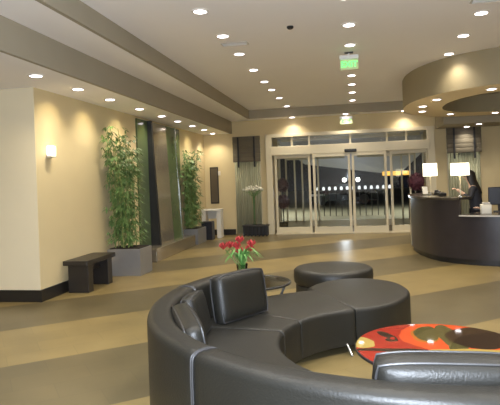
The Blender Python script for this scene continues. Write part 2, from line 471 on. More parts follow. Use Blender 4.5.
# outer vestibule frame line
of = MB(); yo = D + 2.3
OUT = (-2.16, -1.87, -1.62, -1.09, 1.11, 1.60, 2.02)
for x in (-2.4, 2.3): vbar(of, x, 0, 2.9, 0.10, 0.08, yo)
for x in OUT: vbar(of, x, 0, 2.40, 0.055, 0.06, yo)
hbar(of, -2.3, 2.2, 0.10, 0.20, 0.06, yo); hbar(of, OUT[0], -0.2, 2.30, 0.12, 0.06, yo); hbar(of, 0.2, OUT[-1], 2.30, 0.12, 0.06, yo)
hbar(of, -2.3, 2.2, 2.42, 0.10, 0.08, yo); hbar(of, -2.3, 2.2, 2.92, 0.10, 0.1, yo)
of_o = struct('trim_6', of, M['cream'])
struct('ground_vestibule', MB().box((0, D + 2.45, -0.06), (6.5, 4.7, 0.12)), M['paving'])
struct('ceiling_vestibule', MB().box((0, D + 1.25, 3.02), (6.0, 2.3, 0.1)), M['ceiling'])
struct('wall_vestibule', MB().box((-2.46, D + 1.3, 1.48), (0.1, 2.1, 2.96)).box((2.36, D + 1.3, 1.48), (0.1, 2.1, 2.96)), M['wall'])
struct('ground_outside', MB().box((0, 45, -0.2), (90, 60, 0.2)), M['asphalt'])

# side windows: pane, valance, sheer curtain
for k, (x0, x1, side, lab) in enumerate(((WL0, WL1, 'left', 'beside the entrance, above the low dark slatted stand'), (WR0, WR1, 'right', 'behind the reception lamps and desk'))):
    wf = MB()
    vbar(wf, x0 + 0.03, 0, EZ, 0.06, 0.12, D + 0.06); vbar(wf, x1 - 0.03, 0, EZ, 0.06, 0.12, D + 0.06); hbar(wf, x0, x1, 0.04, 0.08, 0.12, D + 0.06); hbar(wf, x0, x1, EZ - 0.03, 0.06, 0.12, D + 0.06)
    w = struct('window_%d' % (k + 2), wf, M['cream'])
    struct('pane', MB().box(((x0 + x1) / 2, D + 0.08, EZ / 2), (x1 - x0 - 0.1, 0.01, EZ - 0.1)), M['clear'], w)
    xc = (x0 + x1) / 2; wd = x1 - x0
    # pleated sheer
    cu = MB(); nn = 72; top = []; botv = []
    for i in range(nn + 1):
        x = x0 + 0.02 + (wd - 0.04) * i / nn
        y = D - 0.05 + 0.022 * sin(i * 2 * pi / 6.0) + 0.006 * sin(i * 1.7)
        top.append(cu.bm.verts.new((x, y, 2.78))); botv.append(cu.bm.verts.new((x, y * 1.0, 0.04)))
    for i in range(nn): cu.bm.faces.new((top[i], top[i + 1], botv[i + 1], botv[i]))
    co = cu.build('sheer_curtain', M['sheer'], smooth=True, angle=180)
    co.modifiers.new('thick', 'SOLIDIFY').thickness = 0.004
    tag(co, 'pale pleated full length sheer curtain ' + ('in the window left of the glass entrance' if k == 0 else 'in the window behind the reception desk'), 'curtain')
    va = empty('window_valance', (xc, D - 0.14, 2.15))
    fb = MB()
    for i in range(6):
        fb.box((0, 0.012 * (i % 2), 0.075 + i * 0.125), (wd + 0.02, 0.05 + 0.012 * (i % 2), 0.128), bev=0.012, seg=2)
    fb.build('fabric', M['valance'], va, smooth=True)
    for s in (-0.24, 0.24):
        st = MB().box((s * wd / 0.8, -0.045, 0.30), (0.05, 0.012, 1.02 - 0.12), bev=0.004, seg=1)
        st.build('strap', M['strap'], va)
    tag(va, 'dark folded fabric valance with two black straps ' + ('beside the entrance left post' if k == 0 else 'over the window behind reception'), 'valance')

# ------------------------------------------------------------------ drum canopy over reception
CX, CY, AX, BY = 3.32, 11.75, 2.17, 2.58
def ell(a, ax, by, e=2.25):
    c, s = cos(a), sin(a)
    return (CX + ax * math.copysign(abs(c) ** (2 / e), c), CY + by * math.copysign(abs(s) ** (2 / e), s))
ND = 96
dr = MB()
outer = [ell(2 * pi * i / ND, AX, BY) for i in range(ND)]
inner = [ell(2 * pi * i / ND, 1.36, 1.72) for i in range(ND)]
def ringwall(mb, pts, z0, z1):
    lo = [mb.bm.verts.new((x, y, z0)) for x, y in pts]; hi = [mb.bm.verts.new((x, y, z1)) for x, y in pts]
    n = len(pts)
    for i in range(n): mb.bm.faces.new((lo[i], lo[(i + 1) % n], hi[(i + 1) % n], hi[i]))
    return lo, hi
lo, hi = ringwall(dr, outer, ZS, ZM)
li, hin = ringwall(dr, inner, ZS, ZS + 0.42)
struct('ceiling_drum', dr, M['drum'], smooth=True)
du = MB()
a_ = [du.bm.verts.new((x, y, ZS)) for x, y in outer]; b_ = [du.bm.verts.new((x, y, ZS)) for x, y in inner]
for i in range(ND): du.bm.faces.new((a_[i], a_[(i + 1) % ND], b_[(i + 1) % ND], b_[i]))
struct('ceiling_ring', du, M['ring'])
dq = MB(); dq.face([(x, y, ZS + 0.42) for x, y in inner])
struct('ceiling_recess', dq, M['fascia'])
# lower soffit along the far right
struct('ceiling_right', MB().box((3.95, 14.95, 3.12), (3.2, 1.3, 0.54)), M['fascia'])

# ------------------------------------------------------------------ downlights
LIGHTC = (1.0, 0.86, 0.60)
def make_downlight():
    r = empty('ceiling_downlight')
    MB().lathe([(0.074, -0.001), (0.078, -0.012), (0.098, -0.012), (0.106, -0.004), (0.106, 0.0)], n=28, cap=False).build('trim_ring', M['trim_white'], r, smooth=True)
    MB().lathe([(0.0005, -0.013), (0.035, -0.0125), (0.065, -0.011), (0.078, -0.004)], n=24, cap=True).build('lens', M['lens'], r, smooth=True)
    return r
proto = make_downlight()
used = [False]
def downlight(x, y, z, label, group, power, cone=130, blend=0.9, col=None, tilt=0.0):
    if col is None:
        k_ = min(1.0, max(0.0, (y - 2.0) / 8.0))          # whiter lamps toward the rear of the lobby
        col = (1.0, 0.975 - 0.115 * k_, 0.97 - 0.37 * k_)
    if not used[0]: r = proto; used[0] = True
    else: r = copy_tree(proto)
    r.location = (x, y, z)
    tag(r, label, 'ceiling light', group)
    ld = bpy.data.lights.new('spot', 'SPOT'); ld.energy = power; ld.spot_size = radians(cone); ld.spot_blend = blend
    ld.shadow_soft_size = 0.05; ld.color = col
    lo_ = bpy.data.objects.new('downlight_lamp', ld); COL.objects.link(lo_); lo_.parent = r; lo_.location = (0, 0, -0.03); lo_.rotation_euler = (0, -tilt, 0)
    return r
ORD = ['first', 'second', 'third', 'fourth', 'fifth', 'sixth', 'seventh', 'eighth', 'ninth', 'tenth', 'eleventh', 'twelfth']
def lamp_only(x, y, z, power, cone=130, col=None):
    downlight(x, y, z, 'round recessed ceiling downlight lying outside the frame of the photo', 'downlights outside the frame', power, cone, 0.9, col)
PM = 38
row = [6.13, 7.26, 8.37, 9.65, 10.88, 11.92, 13.18, 14.74]
for i, y in enumerate(row):
    downlight(-1.69, y, ZM, 'round white downlight, %s from the camera in the row nearest the stepped ceiling edge' % ORD[i], 'downlights of the row by the ceiling step', PM if i < 5 else 24)
for i, y in enumerate(row[:6] + [13.05, 14.4]):
    if i == 0:
        lamp_only(0.0, y, ZM, PM)
    else:
        downlight(0.03 + 0.01 * i, y, ZM, 'round white downlight, %s from the camera in the middle ceiling row with the exit sign' % ORD[i - 1], 'downlights of the middle ceiling row', PM if i < 5 else 24)
for i, y in enumerate(row[:3] + [8.7]):
    if i == 3: continue
    if i == 0: lamp_only(1.70, y, ZM, PM)
    else: downlight(1.70, y, ZM, 'round white downlight, %s from the camera in the row running to the curved drum' % ORD[i - 1], 'downlights of the row by the drum', PM)
downlight(1.70, 8.37, ZM, 'x', 'x', PM) if False else None
for i, y in enumerate((6.14, 7.2, 8.25, 9.5, 10.7, 11.75, 12.9, 14.0)):
    downlight(-3.87, y, ZS, 'round white downlight, %s from the camera in the low soffit along the yellow wall' % ORD[i], 'downlights of the low left soffit', 16, 100, 0.6, (1.0, 0.82, 0.46), radians(-30))
downlight(-3.95, 15.2, ZS, 'round white downlight, last one in the low soffit at the far corner', 'downlights of the low left soffit', 14, 128, 0.5, (1.0, 0.84, 0.52))
downlight(-1.62, 15.38, ZF, 'round downlight washing the wall above the left side of the entrance frame', 'downlights above the entrance', 4.5, 130, 0.8, (1.0, 0.60, 0.12))
downlight(1.50, 15.38, ZF, 'round downlight washing the wall beside the drum above the entrance', 'downlights above the entrance', 4.5, 130, 0.8, (1.0, 0.60, 0.12))
downlight(-0.10, 15.30, ZF, 'round downlight directly over the farther exit sign', 'downlights above the entrance', 8, 120, 0.8)
DP = [(1.66, 10.75, 'under the drum ring, on its left side toward the camera'), (1.52, 11.68, 'under the drum ring, middle one of its left end'), (1.62, 12.6, 'under the drum ring, farther one of its left end'),
      (2.38, 13.5, 'under the drum ring, on its far side below the recess'), (2.42, 9.82, 'under the drum ring, on its near side at the right'), (3.45, 13.75, 'under the drum ring, far side at the right edge of view')]
for x, y, l in DP:
    downlight(x, y, ZS - 0.001, 'round white downlight ' + l, 'downlights under the drum', 12, 120, 0.8)
downlight(3.27, 14.62, 2.85, 'round downlight in the low dark soffit past the drum, upper one of two', 'downlights past the drum', 3, 120, 0.8)
downlight(3.10, 15.25, 2.85, 'round downlight in the low dark soffit past the drum, lower one of two', 'downlights past the drum', 3, 120, 0.8)
for y in (-3.5, -2.2, -0.9, 0.4, 1.7, 3.0, 4.5):
    for x_ in (-1.69, 0.0, 1.70, 3.9):
        if y < 1.5: lamp_only(x_, y, ZM, 60, 150, (0.74, 0.87, 1.0))  # unseen rear lamps, made strong and cool to whiten the near ceiling
        else: lamp_only(x_, y, ZM, PM)
for y in (5.6, 7.2): lamp_only(3.9, y, ZM, PM)
for y in (-2.5, 0.5, 3.0, 5.0):
    for x_ in (-3.87, -5.9):
        if y < 1.5: lamp_only(x_, y, ZS, 40, 150, (0.74, 0.87, 1.0))  # same cool boost for the unseen rear soffit lamps
        else: lamp_only(x_, y, ZS, 20, 120)
# a light wash onto the drum fascia from the row 3 end lamp
downlight(1.70, 9.56, ZM, 'round white downlight next to the top edge of the curved drum', 'downlights of the row by the drum', 1.1, 168, 0.9, (1.0, 0.58, 0.08))

# vents and detector
def vent(x, y, label, rz=0):
    v = empty('ceiling_vent', (x, y, ZM), rz)
    MB().box((0, 0, -0.006), (0.40, 0.16, 0.012), bev=0.004, seg=1).build('frame', M['grille'], v)
    s = MB()
    for i in range(6): s.box((0, -0.055 + i * 0.022, -0.014), (0.36, 0.012, 0.006), rot=(0.4, 0, 0))
    s.build('slats', M['grille'], v)
    tag(v, label, 'vent')
vent(-1.62, 7.72, 'flat rectangular air vent beside the row of downlights by the ceiling step')
vent(1.66, 6.72, 'faint rectangular air vent between downlights near the curved drum')
MB().lathe([(0.045, 0.0), (0.045, -0.02), (0.03, -0.035), (0.001, -0.036)], n=18).build('smoke_detector', M['black'], smooth=True, loc=None)
sd = bpy.data.objects['smoke_detector']; sd.location = (-0.73, 7.1, ZM)
tag(sd, 'small dark round detector alone on the main ceiling', 'detector')

# ------------------------------------------------------------------ exit signs
def text_mesh(name, s, size, mat_, parent, loc, rot=(pi / 2, 0, 0), ext=0.004):
    cu = bpy.data.curves.new(name, 'FONT'); cu.body = s; cu.size = size; cu.align_x = 'CENTER'; cu.align_y = 'CENTER'; cu.extrude = ext; cu.offset = 0.003
    to = bpy.data.objects.new(name + '_tmp', cu); COL.objects.link(to)
    dg = bpy.context.evaluated_depsgraph_get(); dg.update()
    me = bpy.data.meshes.new_from_object(to.evaluated_get(dg)); me.materials.clear(); me.materials.append(mat_)
    bpy.data.objects.remove(to)
    o = bpy.data.objects.new(name, me); link(o, parent); o.location = loc; o.rotation_euler = rot
    return o
def exit_sign(x, y, z, label, w=0.31, h=0.19, hang=0.05):
    e = empty('exit_sign', (x, y, z))
    MB().box((0, 0, -0.012), (0.14, 0.06, 0.024), bev=0.005).build('ceiling_plate', M['black'], e)
    MB().box((0, 0, -hang - 0.035), (w, 0.07, 0.07), bev=0.01).box((0, 0, -hang / 2 - 0.01), (0.03, 0.03, hang)).build('housing', M['exit_house'], e)
    MB().box((0, 0, -hang - 0.07 - h / 2), (w - 0.02, 0.012, h), bev=0.003, seg=1).build('panel', M['exit_panel'], e)
    text_mesh('lettering', 'EXIT', h * 0.78, M['exit_green'], e, (0, -0.012, -hang - 0.07 - h / 2))
    tag(e, label, 'exit sign', 'hanging exit signs')
exit_sign(0.03, 8.85, ZM, 'green lit EXIT sign hanging from the main ceiling among the middle downlights', 0.31, 0.165)
exit_sign(-0.09, 15.45, ZF, 'green lit EXIT sign hanging just above the entrance doors frame', 0.36, 0.15, 0.06)

# ------------------------------------------------------------------ wall things on the left
sc = empty('wall_sconce', (XW, 7.15, 2.06))
MB().box((0.012, 0, 0.02), (0.024, 0.11, 0.06), bev=0.005).box((0.05, 0, 0.0), (0.09, 0.12, 0.025), bev=0.004).build('bracket', M['grille'], sc)
MB().box((0.05, 0, 0.085), (0.085, 0.12, 0.14), bev=0.012).build('lamp_shade', M['sconce_glass'], sc, smooth=True)
tag(sc, 'small white box sconce on the yellow wall above the dark bench', 'wall lamp')
pl = bpy.data.lights.new('sconce_bulb', 'POINT'); pl.energy = 2.0; pl.color = LIGHTC; pl.shadow_soft_size = 0.05
po = bpy.data.objects.new('sconce_bulb', pl); COL.objects.link(po); po.parent = sc; po.location = (0.14, 0, 0.1)

# bench against the left wall
bn = empty('bench', (-4.12, 7.86, 0))
MB().box((0.0, 0, 0.455), (0.40, 0.98, 0.07), bev=0.008).build('seat', M['dark_wood'], bn)
for y in (-0.34, 0.32):
    MB().box((0.01, y, 0.21), (0.33, 0.16, 0.42), bev=0.006).build('leg', M['dark_wood'], bn)
MB().box((0.0, 0, 0.33), (0.06, 0.55, 0.10), bev=0.004).build('stretcher', M['dark_wood'], bn)
tag(bn, 'dark wooden slab bench with thick legs against the yellow wall', 'bench')

# water wall feature
ww = empty('water_wall', (XW, 11.7, 0))
MB().box((0.022, 0.10, 1.62), (0.04, 2.75, 2.72), bev=0.006, seg=1).build('backing_panel', M['green_glass'], ww)
wd = MB()
def wedge(mb, y0, y1, xt, xb, t0, z0, z1):
    v = [(t0, y0, z0), (xb, y0, z0), (xb, y1, z0), (t0, y1, z0), (t0, y0, z1), (xt, y0, z1), (xt, y1, z1), (t0, y1, z1)]
    q = [mb.bm.verts.new(p) for p in v]
    for f in ((0, 1, 2, 3), (4, 5, 6, 7), (0, 1, 5, 4), (1, 2, 6, 5), (2, 3, 7, 6), (3, 0, 4, 7)): mb.bm.faces.new([q[i] for i in f])
wedge(wd, -0.72, -0.64, 0.13, 0.25, 0.043, 0.28, 2.98); wd.build('side_frame', M['black'], ww)
wd = MB(); wedge(wd, -0.64, 0.28, 0.10, 0.22, 0.043, 0.28, 2.96); wd.build('water_panel', M['bronze'], ww)
wd = MB(); wedge(wd, 0.28, 0.92, 0.10, 0.22, 0.043, 0.28, 2.96); wd.build('green_reflection', M['green_glass'], ww)  # green strip stands in for bamboo reflected in the bronze
wd = MB(); wedge(wd, 0.92, 0.96, 0.115, 0.235, 0.043, 0.28, 2.98); wd.build('edge_trim', M['chrome'], ww)
MB().box((0.20, 0.05, 0.14), (0.38, 2.75, 0.28), bev=0.01).build('basin', M['bronze'], ww)
tag(ww, 'tall leaning bronze and green glass water wall between two bamboo plants', 'water feature')
# green side glass hidden strip highlight rod

def bamboo(name, x, y, h, rx, ry, pw, pd, ph, ncane, nleaf, label, seed, sx=-0.06):
    rnd = random.Random(seed)
    r = empty(name, (x, y, 0))
    p = MB()
    o_ = [(-pw / 2, -pd / 2), (pw / 2, -pd / 2), (pw / 2, pd / 2), (-pw / 2, pd / 2)]
    p.prism(o_, 0.0, ph, 0.008, 2)
    pl_ = p.build('planter', M['steel'], r)
    MB().box((0, 0, ph + 0.004), (pw - 0.06, pd - 0.06, 0.02)).build('soil', M['soil'], pl_)
    fol = MB()
    for i in range(ncane):
        cx = (rnd.random() - 0.5) * pw * 0.5 + sx; cy = (rnd.random() - 0.5) * pd * 0.8
        top = h * (0.78 + 0.22 * rnd.random())
        lx = (rnd.random() - 0.55) * 2 * rx * 0.5; ly = (rnd.random() - 0.5) * 2 * ry * 0.55
        lx = max(lx, -(x - XW) + 0.12 - cx)
        pts = []
        for k in range(9):
            t = k / 8
            pts.append((cx + lx * t ** 1.6, cy + ly * t ** 1.6, ph + (top - ph) * t))
        MB().tube(pts, [0.011 * (1 - 0.6 * k / 8) for k in range(9)], 6).build('cane', M['cane'], r, smooth=True)
        for k in range(nleaf):
            t = 0.06 + 0.94 * rnd.random()
            j = min(7, int(t * 8)); f = t * 8 - j
            q = Vector(pts[j]).lerp(Vector(pts[j + 1]), f)
            a = rnd.random() * 2 * pi
            rr = rnd.random() ** 0.7 * (0.19 - 0.05 * t)
            q2 = q + Vector((cos(a) * rr, sin(a) * rr, 0.05 * rnd.random()))
            if q2.x + x < XW + 0.06: q2.x = XW + 0.06 - x + 0.1 * rnd.random()
            for s in range(3):
                aa = a + (s - 1) * 0.7 + 0.4 * rnd.random()
                dz = -0.25 - 0.5 * rnd.random()
                dv = Vector((cos(aa), sin(aa), dz))
                Lf = 0.09 + 0.07 * rnd.random()
                if q2.x + x + dv.x * Lf < XW + 0.03: dv.x = abs(dv.x) * 0.2
                fol.leaf(q2, dv, Lf, 0.022 + 0.01 * rnd.random(), 0.02)
    fol.build('foliage', M['leafg'], r)
    tag(r, label, 'potted plant', 'bamboo plants by the water wall')
    return r
bamboo('potted_bamboo', -4.0, 9.12, 2.68, 0.20, 0.60, 0.62, 0.55, 0.47, 16, 62, 'taller leafy bamboo in a square grey metal planter next to the dark bench', 3)
bamboo('potted_bamboo', -4.13, 13.68, 2.62, 0.20, 0.72, 0.38, 0.80, 0.40, 14, 62, 'leafy bamboo in a grey planter at the far end of the water wall', 5)

# far left corner: framed panel, console, bin, thermostat
pn = empty('wall_panel', (-4.06, D, 0.95))
MB().box((0, -0.012, 0.55), (0.26, 0.024, 1.10), bev=0.006).build('frame', M['dark_wood'], pn)
MB().box((0, -0.027, 0.55), (0.20, 0.008, 1.02)).build('panel', M['dark_panel'], pn)
tag(pn, 'tall narrow dark framed panel on the far corner wall', 'wall panel')
MB().box((-3.90, D - 0.015, 1.86), (0.07, 0.03, 0.13), bev=0.008).build('thermostat', M['white_lac'])
tag(bpy.data.objects['thermostat'], 'small white box on the wall right of the narrow dark panel', 'thermostat')
cn = empty('console_table', (-3.98, 14.95, 0))
MB().box((0, 0, 0.80), (0.56, 0.36, 0.05), bev=0.006).build('top', M['white_lac'], cn)
MB().box((0, 0.12, 0.66), (0.50, 0.03, 0.24)).build('apron', M['white_lac'], cn)
for s in (-0.22, 0.22):
    MB().box((s, 0, 0.39), (0.12, 0.32, 0.78), bev=0.006).build('leg', M['white_lac'], cn)
tag(cn, 'small white console table with slab legs in the far corner', 'console table')
bi = empty('waste_bin', (-3.98, 14.42, 0))
MB().prism([(-0.15, -0.14), (0.15, -0.14), (0.15, 0.14), (-0.15, 0.14)], 0, 0.50, 0.012, 3).build('body', M['bin'], bi)
MB().box((0, 0, 0.505), (0.28, 0.26, 0.02), bev=0.006).build('rim', M['black'], bi)
tag(bi, 'dark square waste bin standing before the white console table', 'waste bin')
# low slatted stand with vase of pale blossom, left of the entrance
ls = empty('slatted_stand', (-2.76, 15.22, 0))
MB().box((0, 0, 0.30), (0.74, 0.36, 0.05), bev=0.006).build('top', M['dark_wood'], ls)
for i in range(7): MB().box((-0.33 + 0.11 * i, -0.15, 0.14), (0.05, 0.03, 0.28), bev=0.003, seg=1).build('slat', M['black'], ls)
MB().box((0, 0.10, 0.14), (0.70, 0.03, 0.27)).build('back_panel', M['dark_wood'], ls)
tag(ls, 'low dark slatted stand under the tall vase left of the entrance', 'stand')
va = empty('blossom_vase', (-2.80, 15.22, 0.325))
MB().lathe([(0.07, 0.0), (0.075, 0.02), (0.05, 0.12), (0.045, 0.5), (0.06, 0.86), (0.066, 0.93)], n=24, cap=False).build('vase', M['vase'], va, smooth=True)
rnd = random.Random(2)
bl = MB(); stm = MB()
for i in range(90):
    a = rnd.random() * 2 * pi; rr = 0.30 * sqrt(rnd.random()); z = 0.98 + 0.17 * rnd.random() * (1 - rr / 0.36)
    bl.bm.verts.ensure_lookup_table()
    g = bmesh.ops.create_icosphere(bl.bm, subdivisions=1, radius=0.022 + 0.016 * rnd.random(), matrix=Matrix.Translation((rr * cos(a), rr * sin(a) * 0.6, z + 0.02)))
    if i % 4 == 0: stm.tube([(0, 0, 0.1), (0.02 * cos(a), 0.02 * sin(a), 0.8), (rr * cos(a), rr * sin(a) * 0.6, z)], 0.004, 5)
bl.build('blossom', M['blossom'], va); stm.build('stems', M['stem'], va)
tag(va, 'tall slim clear vase with a flat spray of pale blossom beside the entrance', 'vase')

# double ball topiaries inside the vestibule
def topiary(x, y, balls, label, seed, pot=True):
    rnd = random.Random(seed)
    t = empty('topiary', (x, y, 0))
    MB().lathe([(0.11, 0.0), (0.14, 0.26), (0.15, 0.28), (0.13, 0.28), (0.12, 0.25)], n=24).build('pot', M['black'], t, smooth=True)
    MB().tube([(0, 0, 0.2), (0, 0, balls[-1][0])], 0.018, 8).build('trunk', M['dark_wood'], t)
    for z, r in balls:
        b = MB(); bmesh.ops.create_icosphere(b.bm, subdivisions=3, radius=r * 0.88, matrix=Matrix.Translation((0, 0, z)))
        for i in range(420):
            u = rnd.random() * 2 - 1; a = rnd.random() * 2 * pi; s = sqrt(1 - u * u); dv = Vector((s * cos(a), s * sin(a), u))
            b.leaf(Vector((0, 0, z)) + dv * r * 0.8, dv + Vector((rnd.random() - .5, rnd.random() - .5, rnd.random() - .5)), 0.07, 0.035, 0.01)
        b.build('foliage_ball', M['burg'], t)
    tag(t, label, 'topiary')
topiary(-2.10, 16.4, ((0.92, 0.22), (1.43, 0.21)), 'dark burgundy double ball topiary behind the left entrance glass', 1)
topiary(1.62, 14.2, ((1.43, 0.23),), 'dark burgundy ball topiary at the left end of the reception desk', 4)

# ------------------------------------------------------------------ exterior at night
aw = MB()
A = [(-3.2, 18.4, 3.35), (3.4, 18.4, 3.35), (1.9, 22.5, 1.62), (-1.9, 22.5, 2.20)]
lo_ = [aw.bm.verts.new(p) for p in A]; hi_ = [aw.bm.verts.new((p[0], p[1], p[2] + 0.08)) for p in A]
aw.bm.faces.new(lo_); aw.bm.faces.new(hi_[::-1])
for i in range(4): aw.bm.faces.new((lo_[i], lo_[(i + 1) % 4], hi_[(i + 1) % 4], hi_[i]))
awo = aw.build('entrance_awning', M['awning'])
for x in (-3.1, 3.3): MB().tube([(x, 18.4, 0), (x, 18.4, 3.36)], 0.05, 10).build('awning_post', M['black'], awo)
tag(awo, 'grey sloping awning seen outside through the entrance glass', 'awning')
gl = empty('flash_glint_post', (-0.02, 22.8, 0))  # post and globes stand in for the flash reflected in the doors
MB().tube([(0, 0, 0), (0, 0, 1.5)], 0.03, 8).tube([(-0.28, 0, 1.38), (0, 0, 1.3), (0.28, 0, 1.38)], 0.018, 6).build('pole', M['black'], gl)
for s in (-0.28, 0.28):
    g = MB(); bmesh.ops.create_uvsphere(g.bm, u_segments=16, v_segments=10, radius=0.09, matrix=Matrix.Translation((s, 0, 1.49))); g.build('glint_globe', M['glint_globe'], gl, smooth=True)
tag(gl, 'made-up post with two glowing white globes standing in for flash reflections in the centre doors', 'flash reflection')
bp = None
for i in range(13):
    if i == 0:
        bp = empty('bollard_light')
        MB().lathe([(0.02, 0.0), (0.02, 1.15)], n=10).build('post', M['black'], bp)
        MB().lathe([(0.05, 1.15), (0.065, 1.20), (0.055, 1.28), (0.01, 1.31)], n=10).build('lamp', M['bollard'], bp, smooth=True)
        b = bp
    else: b = copy_tree(bp)
    b.location = (-1.50 + 0.26 * i, 24.0, -0.1)
    tag(b, 'small white bollard light in the row shining beyond the dark forecourt', 'bollard light', 'bollard lights outside')
ca = empty('parked_car', (-0.6, 34.0, -0.1))
prof = [(-2.1, 0.28), (-2.12, 0.62), (-1.95, 0.78), (-1.2, 0.86), (-0.65, 1.28), (0.55, 1.30), (1.15, 0.92), (1.95, 0.84), (2.12, 0.6), (2.1, 0.28)]
cb = MB()
fa = [cb.bm.verts.new((x, -0.8 + (0.15 if z > 0.9 else 0), z)) for x, z in prof]; ba = [cb.bm.verts.new((x, 0.8 - (0.15 if z > 0.9 else 0), z)) for x, z in prof]
cb.bm.faces.new(fa); cb.bm.faces.new(ba[::-1])
for i in range(len(prof)): cb.bm.faces.new((fa[i], fa[(i + 1) % len(prof)], ba[(i + 1) % len(prof)], ba[i]))
cb.build('body', M['carpaint'], ca)
for x in (-1.3, 1.3):
    for y in (-0.74, 0.74):
        w = MB().lathe([(0.08, -0.09), (0.3, -0.09), (0.32, 0.0), (0.3, 0.09), (0.08, 0.09)], n=20)
        bmesh.ops.rotate(w.bm, cent=(0, 0, 0), matrix=Matrix.Rotation(pi / 2, 3, 'X'), verts=w.bm.verts)
        wo = w.build('wheel', M['black'], ca); wo.location = (x, y, 0.32)
MB().box((-1.5, -0.80, 0.66), (0.9, 0.02, 0.14), bev=0.004).build('bumper', M['carwhite'], ca)
tag(ca, 'dark parked car barely visible outside through the centre doors', 'car')
MB().box((1.55, 19.4, 1.68), (0.95, 0.06, 0.15), bev=0.01).build('orange_reflection', M['orange'])  # glowing bar put in for the drum ring's reflection in the glass
lsb = bpy.data.objects['orange_reflection']; MB().tube([(1.15, 19.4, 0), (1.15, 19.4, 1.6)], 0.025, 6).tube([(1.95, 19.4, 0), (1.95, 19.4, 1.6)], 0.025, 6).build('post', M['black'], lsb)  # posts added only to carry the made-up strip
tag(lsb, 'glowing orange strip standing in for a reflection in the right entrance glass', 'reflection strip')
for (x, y, z, e) in ((-1.2, D + 1.2, 2.9, 14), (1.2, D + 1.2, 2.9, 14), (0, 20.5, 2.6, 0)):
    if e:
        lamp = bpy.data.lights.new('vestibule_lamp', 'SPOT'); lamp.energy = e; lamp.spot_size = radians(130); lamp.spot_blend = 0.9; lamp.color = LIGHTC; lamp.shadow_soft_size = 0.08
        lo2 = bpy.data.objects.new('vestibule_lamp', lamp); COL.objects.link(lo2); lo2.location = (x, y, z)
al = bpy.data.lights.new('forecourt_fill', 'POINT'); al.energy = 30; al.color = (0.85, 0.9, 1.0); al.shadow_soft_size = 0.1  # added fill without a fixture, brightens the awning and ground outside
alo = bpy.data.objects.new('forecourt_fill', al); COL.objects.link(alo); alo.location = (-0.3, 20.6, 0.8)

for x_ in (-4.5, 4.5):
    fl2 = bpy.data.lights.new('ground_fill', 'SPOT'); fl2.energy = 2400; fl2.spot_size = radians(140); fl2.spot_blend = 1.0; fl2.color = (1.0, 0.95, 0.8); fl2.shadow_soft_size = 0.2  # unseen floods added to lift the ground beyond the doors
    fo2 = bpy.data.objects.new('ground_fill', fl2); COL.objects.link(fo2); fo2.location = (x_, 25.0, 4.5)

# ------------------------------------------------------------------ reception desk
dc = spline([(1.75, 13.35), (1.40, 12.75), (1.24, 12.2), (1.21, 11.7), (1.25, 11.2), (1.35, 10.66), (1.55, 10.17), (1.95, 9.78), (2.5, 9.56), (3.1, 9.46), (3.9, 9.50), (4.6, 9.75), (5.2, 10.2)], 8)
def inset_line(line, d):
    out = []
    for i, p in enumerate(line):
        t = (line[min(i + 1, len(line) - 1)] - line[max(i - 1, 0)]).normalized()
        out.append(p + Vector((-t.y, t.x)) * d)
    return out
def ribbon(line, d0, d1, z0, z1):
    mb = MB(); a = inset_line(line, d0); b = inset_line(line, d1)
    q = [[mb.bm.verts.new((p.x, p.y, z)) for p in l] for l, z in ((a, z0), (a, z1), (b, z1), (b, z0))]
    n = len(line)
    for i in range(n - 1):
        for k in range(4):
            mb.bm.faces.new((q[k][i], q[k][i + 1], q[(k + 1) % 4][i + 1], q[(k + 1) % 4][i]))
    mb.bm.faces.new([q[k][0] for k in range(4)]); mb.bm.faces.new([q[k][-1] for k in range(4)][::-1])
    return mb
KS = 54                                  # where the high counter steps down
rd = empty('reception_desk', (2.4, 10.6, 0))
def dpart(name, mb, m, smooth=True, parent=None):
    return mb.build(name, m, None, smooth=smooth) if False else _dp(name, mb, m, smooth, parent)
def _dp(name, mb, m, smooth, parent):
    bmesh.ops.translate(mb.bm, vec=(-2.4, -10.6, 0), verts=mb.bm.verts)
    return mb.build(name, m, parent or rd, smooth=smooth)
hi_line, lo_line = dc[:KS + 1], dc[KS:]
_dp('front_panel', ribbon(hi_line, 0.0, 0.06, 0.10, 1.13), M['desk'], True, None)
_dp('front_panel', ribbon(lo_line, 0.0, 0.06, 0.10, 0.84), M['desk'], True, None)
_dp('plinth', ribbon(dc, 0.05, 0.10, 0.0, 0.10), M['black'], True, None)
_dp('counter_top', ribbon(hi_line, -0.03, 0.42, 1.13, 1.17), M['desk_top'], True, None)
_dp('low_counter_top', ribbon(lo_line, -0.03, 0.75, 0.84, 0.875), M['desk_top'], True, None)
_dp('work_surface', ribbon(hi_line, 0.06, 0.60, 0.72, 0.75), M['desk_top'], True, None)
_dp('inner_panel', ribbon(dc, 0.55, 0.57, 0.0, 0.72), M['desk'], True, None)
em = MB(); e0 = dc[0]; e1 = inset_line(dc, 0.40)[0]
em.prism([(e0.x, e0.y), (e0.x + 0.04, e0.y + 0.06), (e1.x + 0.04, e1.y + 0.06), (e1.x, e1.y)][::-1], 0, 1.13)
_dp('end_panel', em, M['desk'], False, None)
sp_ = dc[26]
_dp('edge_panel', ribbon(dc[20:24], -0.008, 0.0, 0.12, 1.12), M['fascia'], True, None)
_dp('counter_edge', ribbon(lo_line, -0.036, -0.03, 0.845, 0.87), M['grille'], True, None)
tag(rd, 'dark curved reception desk with a raised counter under the round drum', 'reception desk')

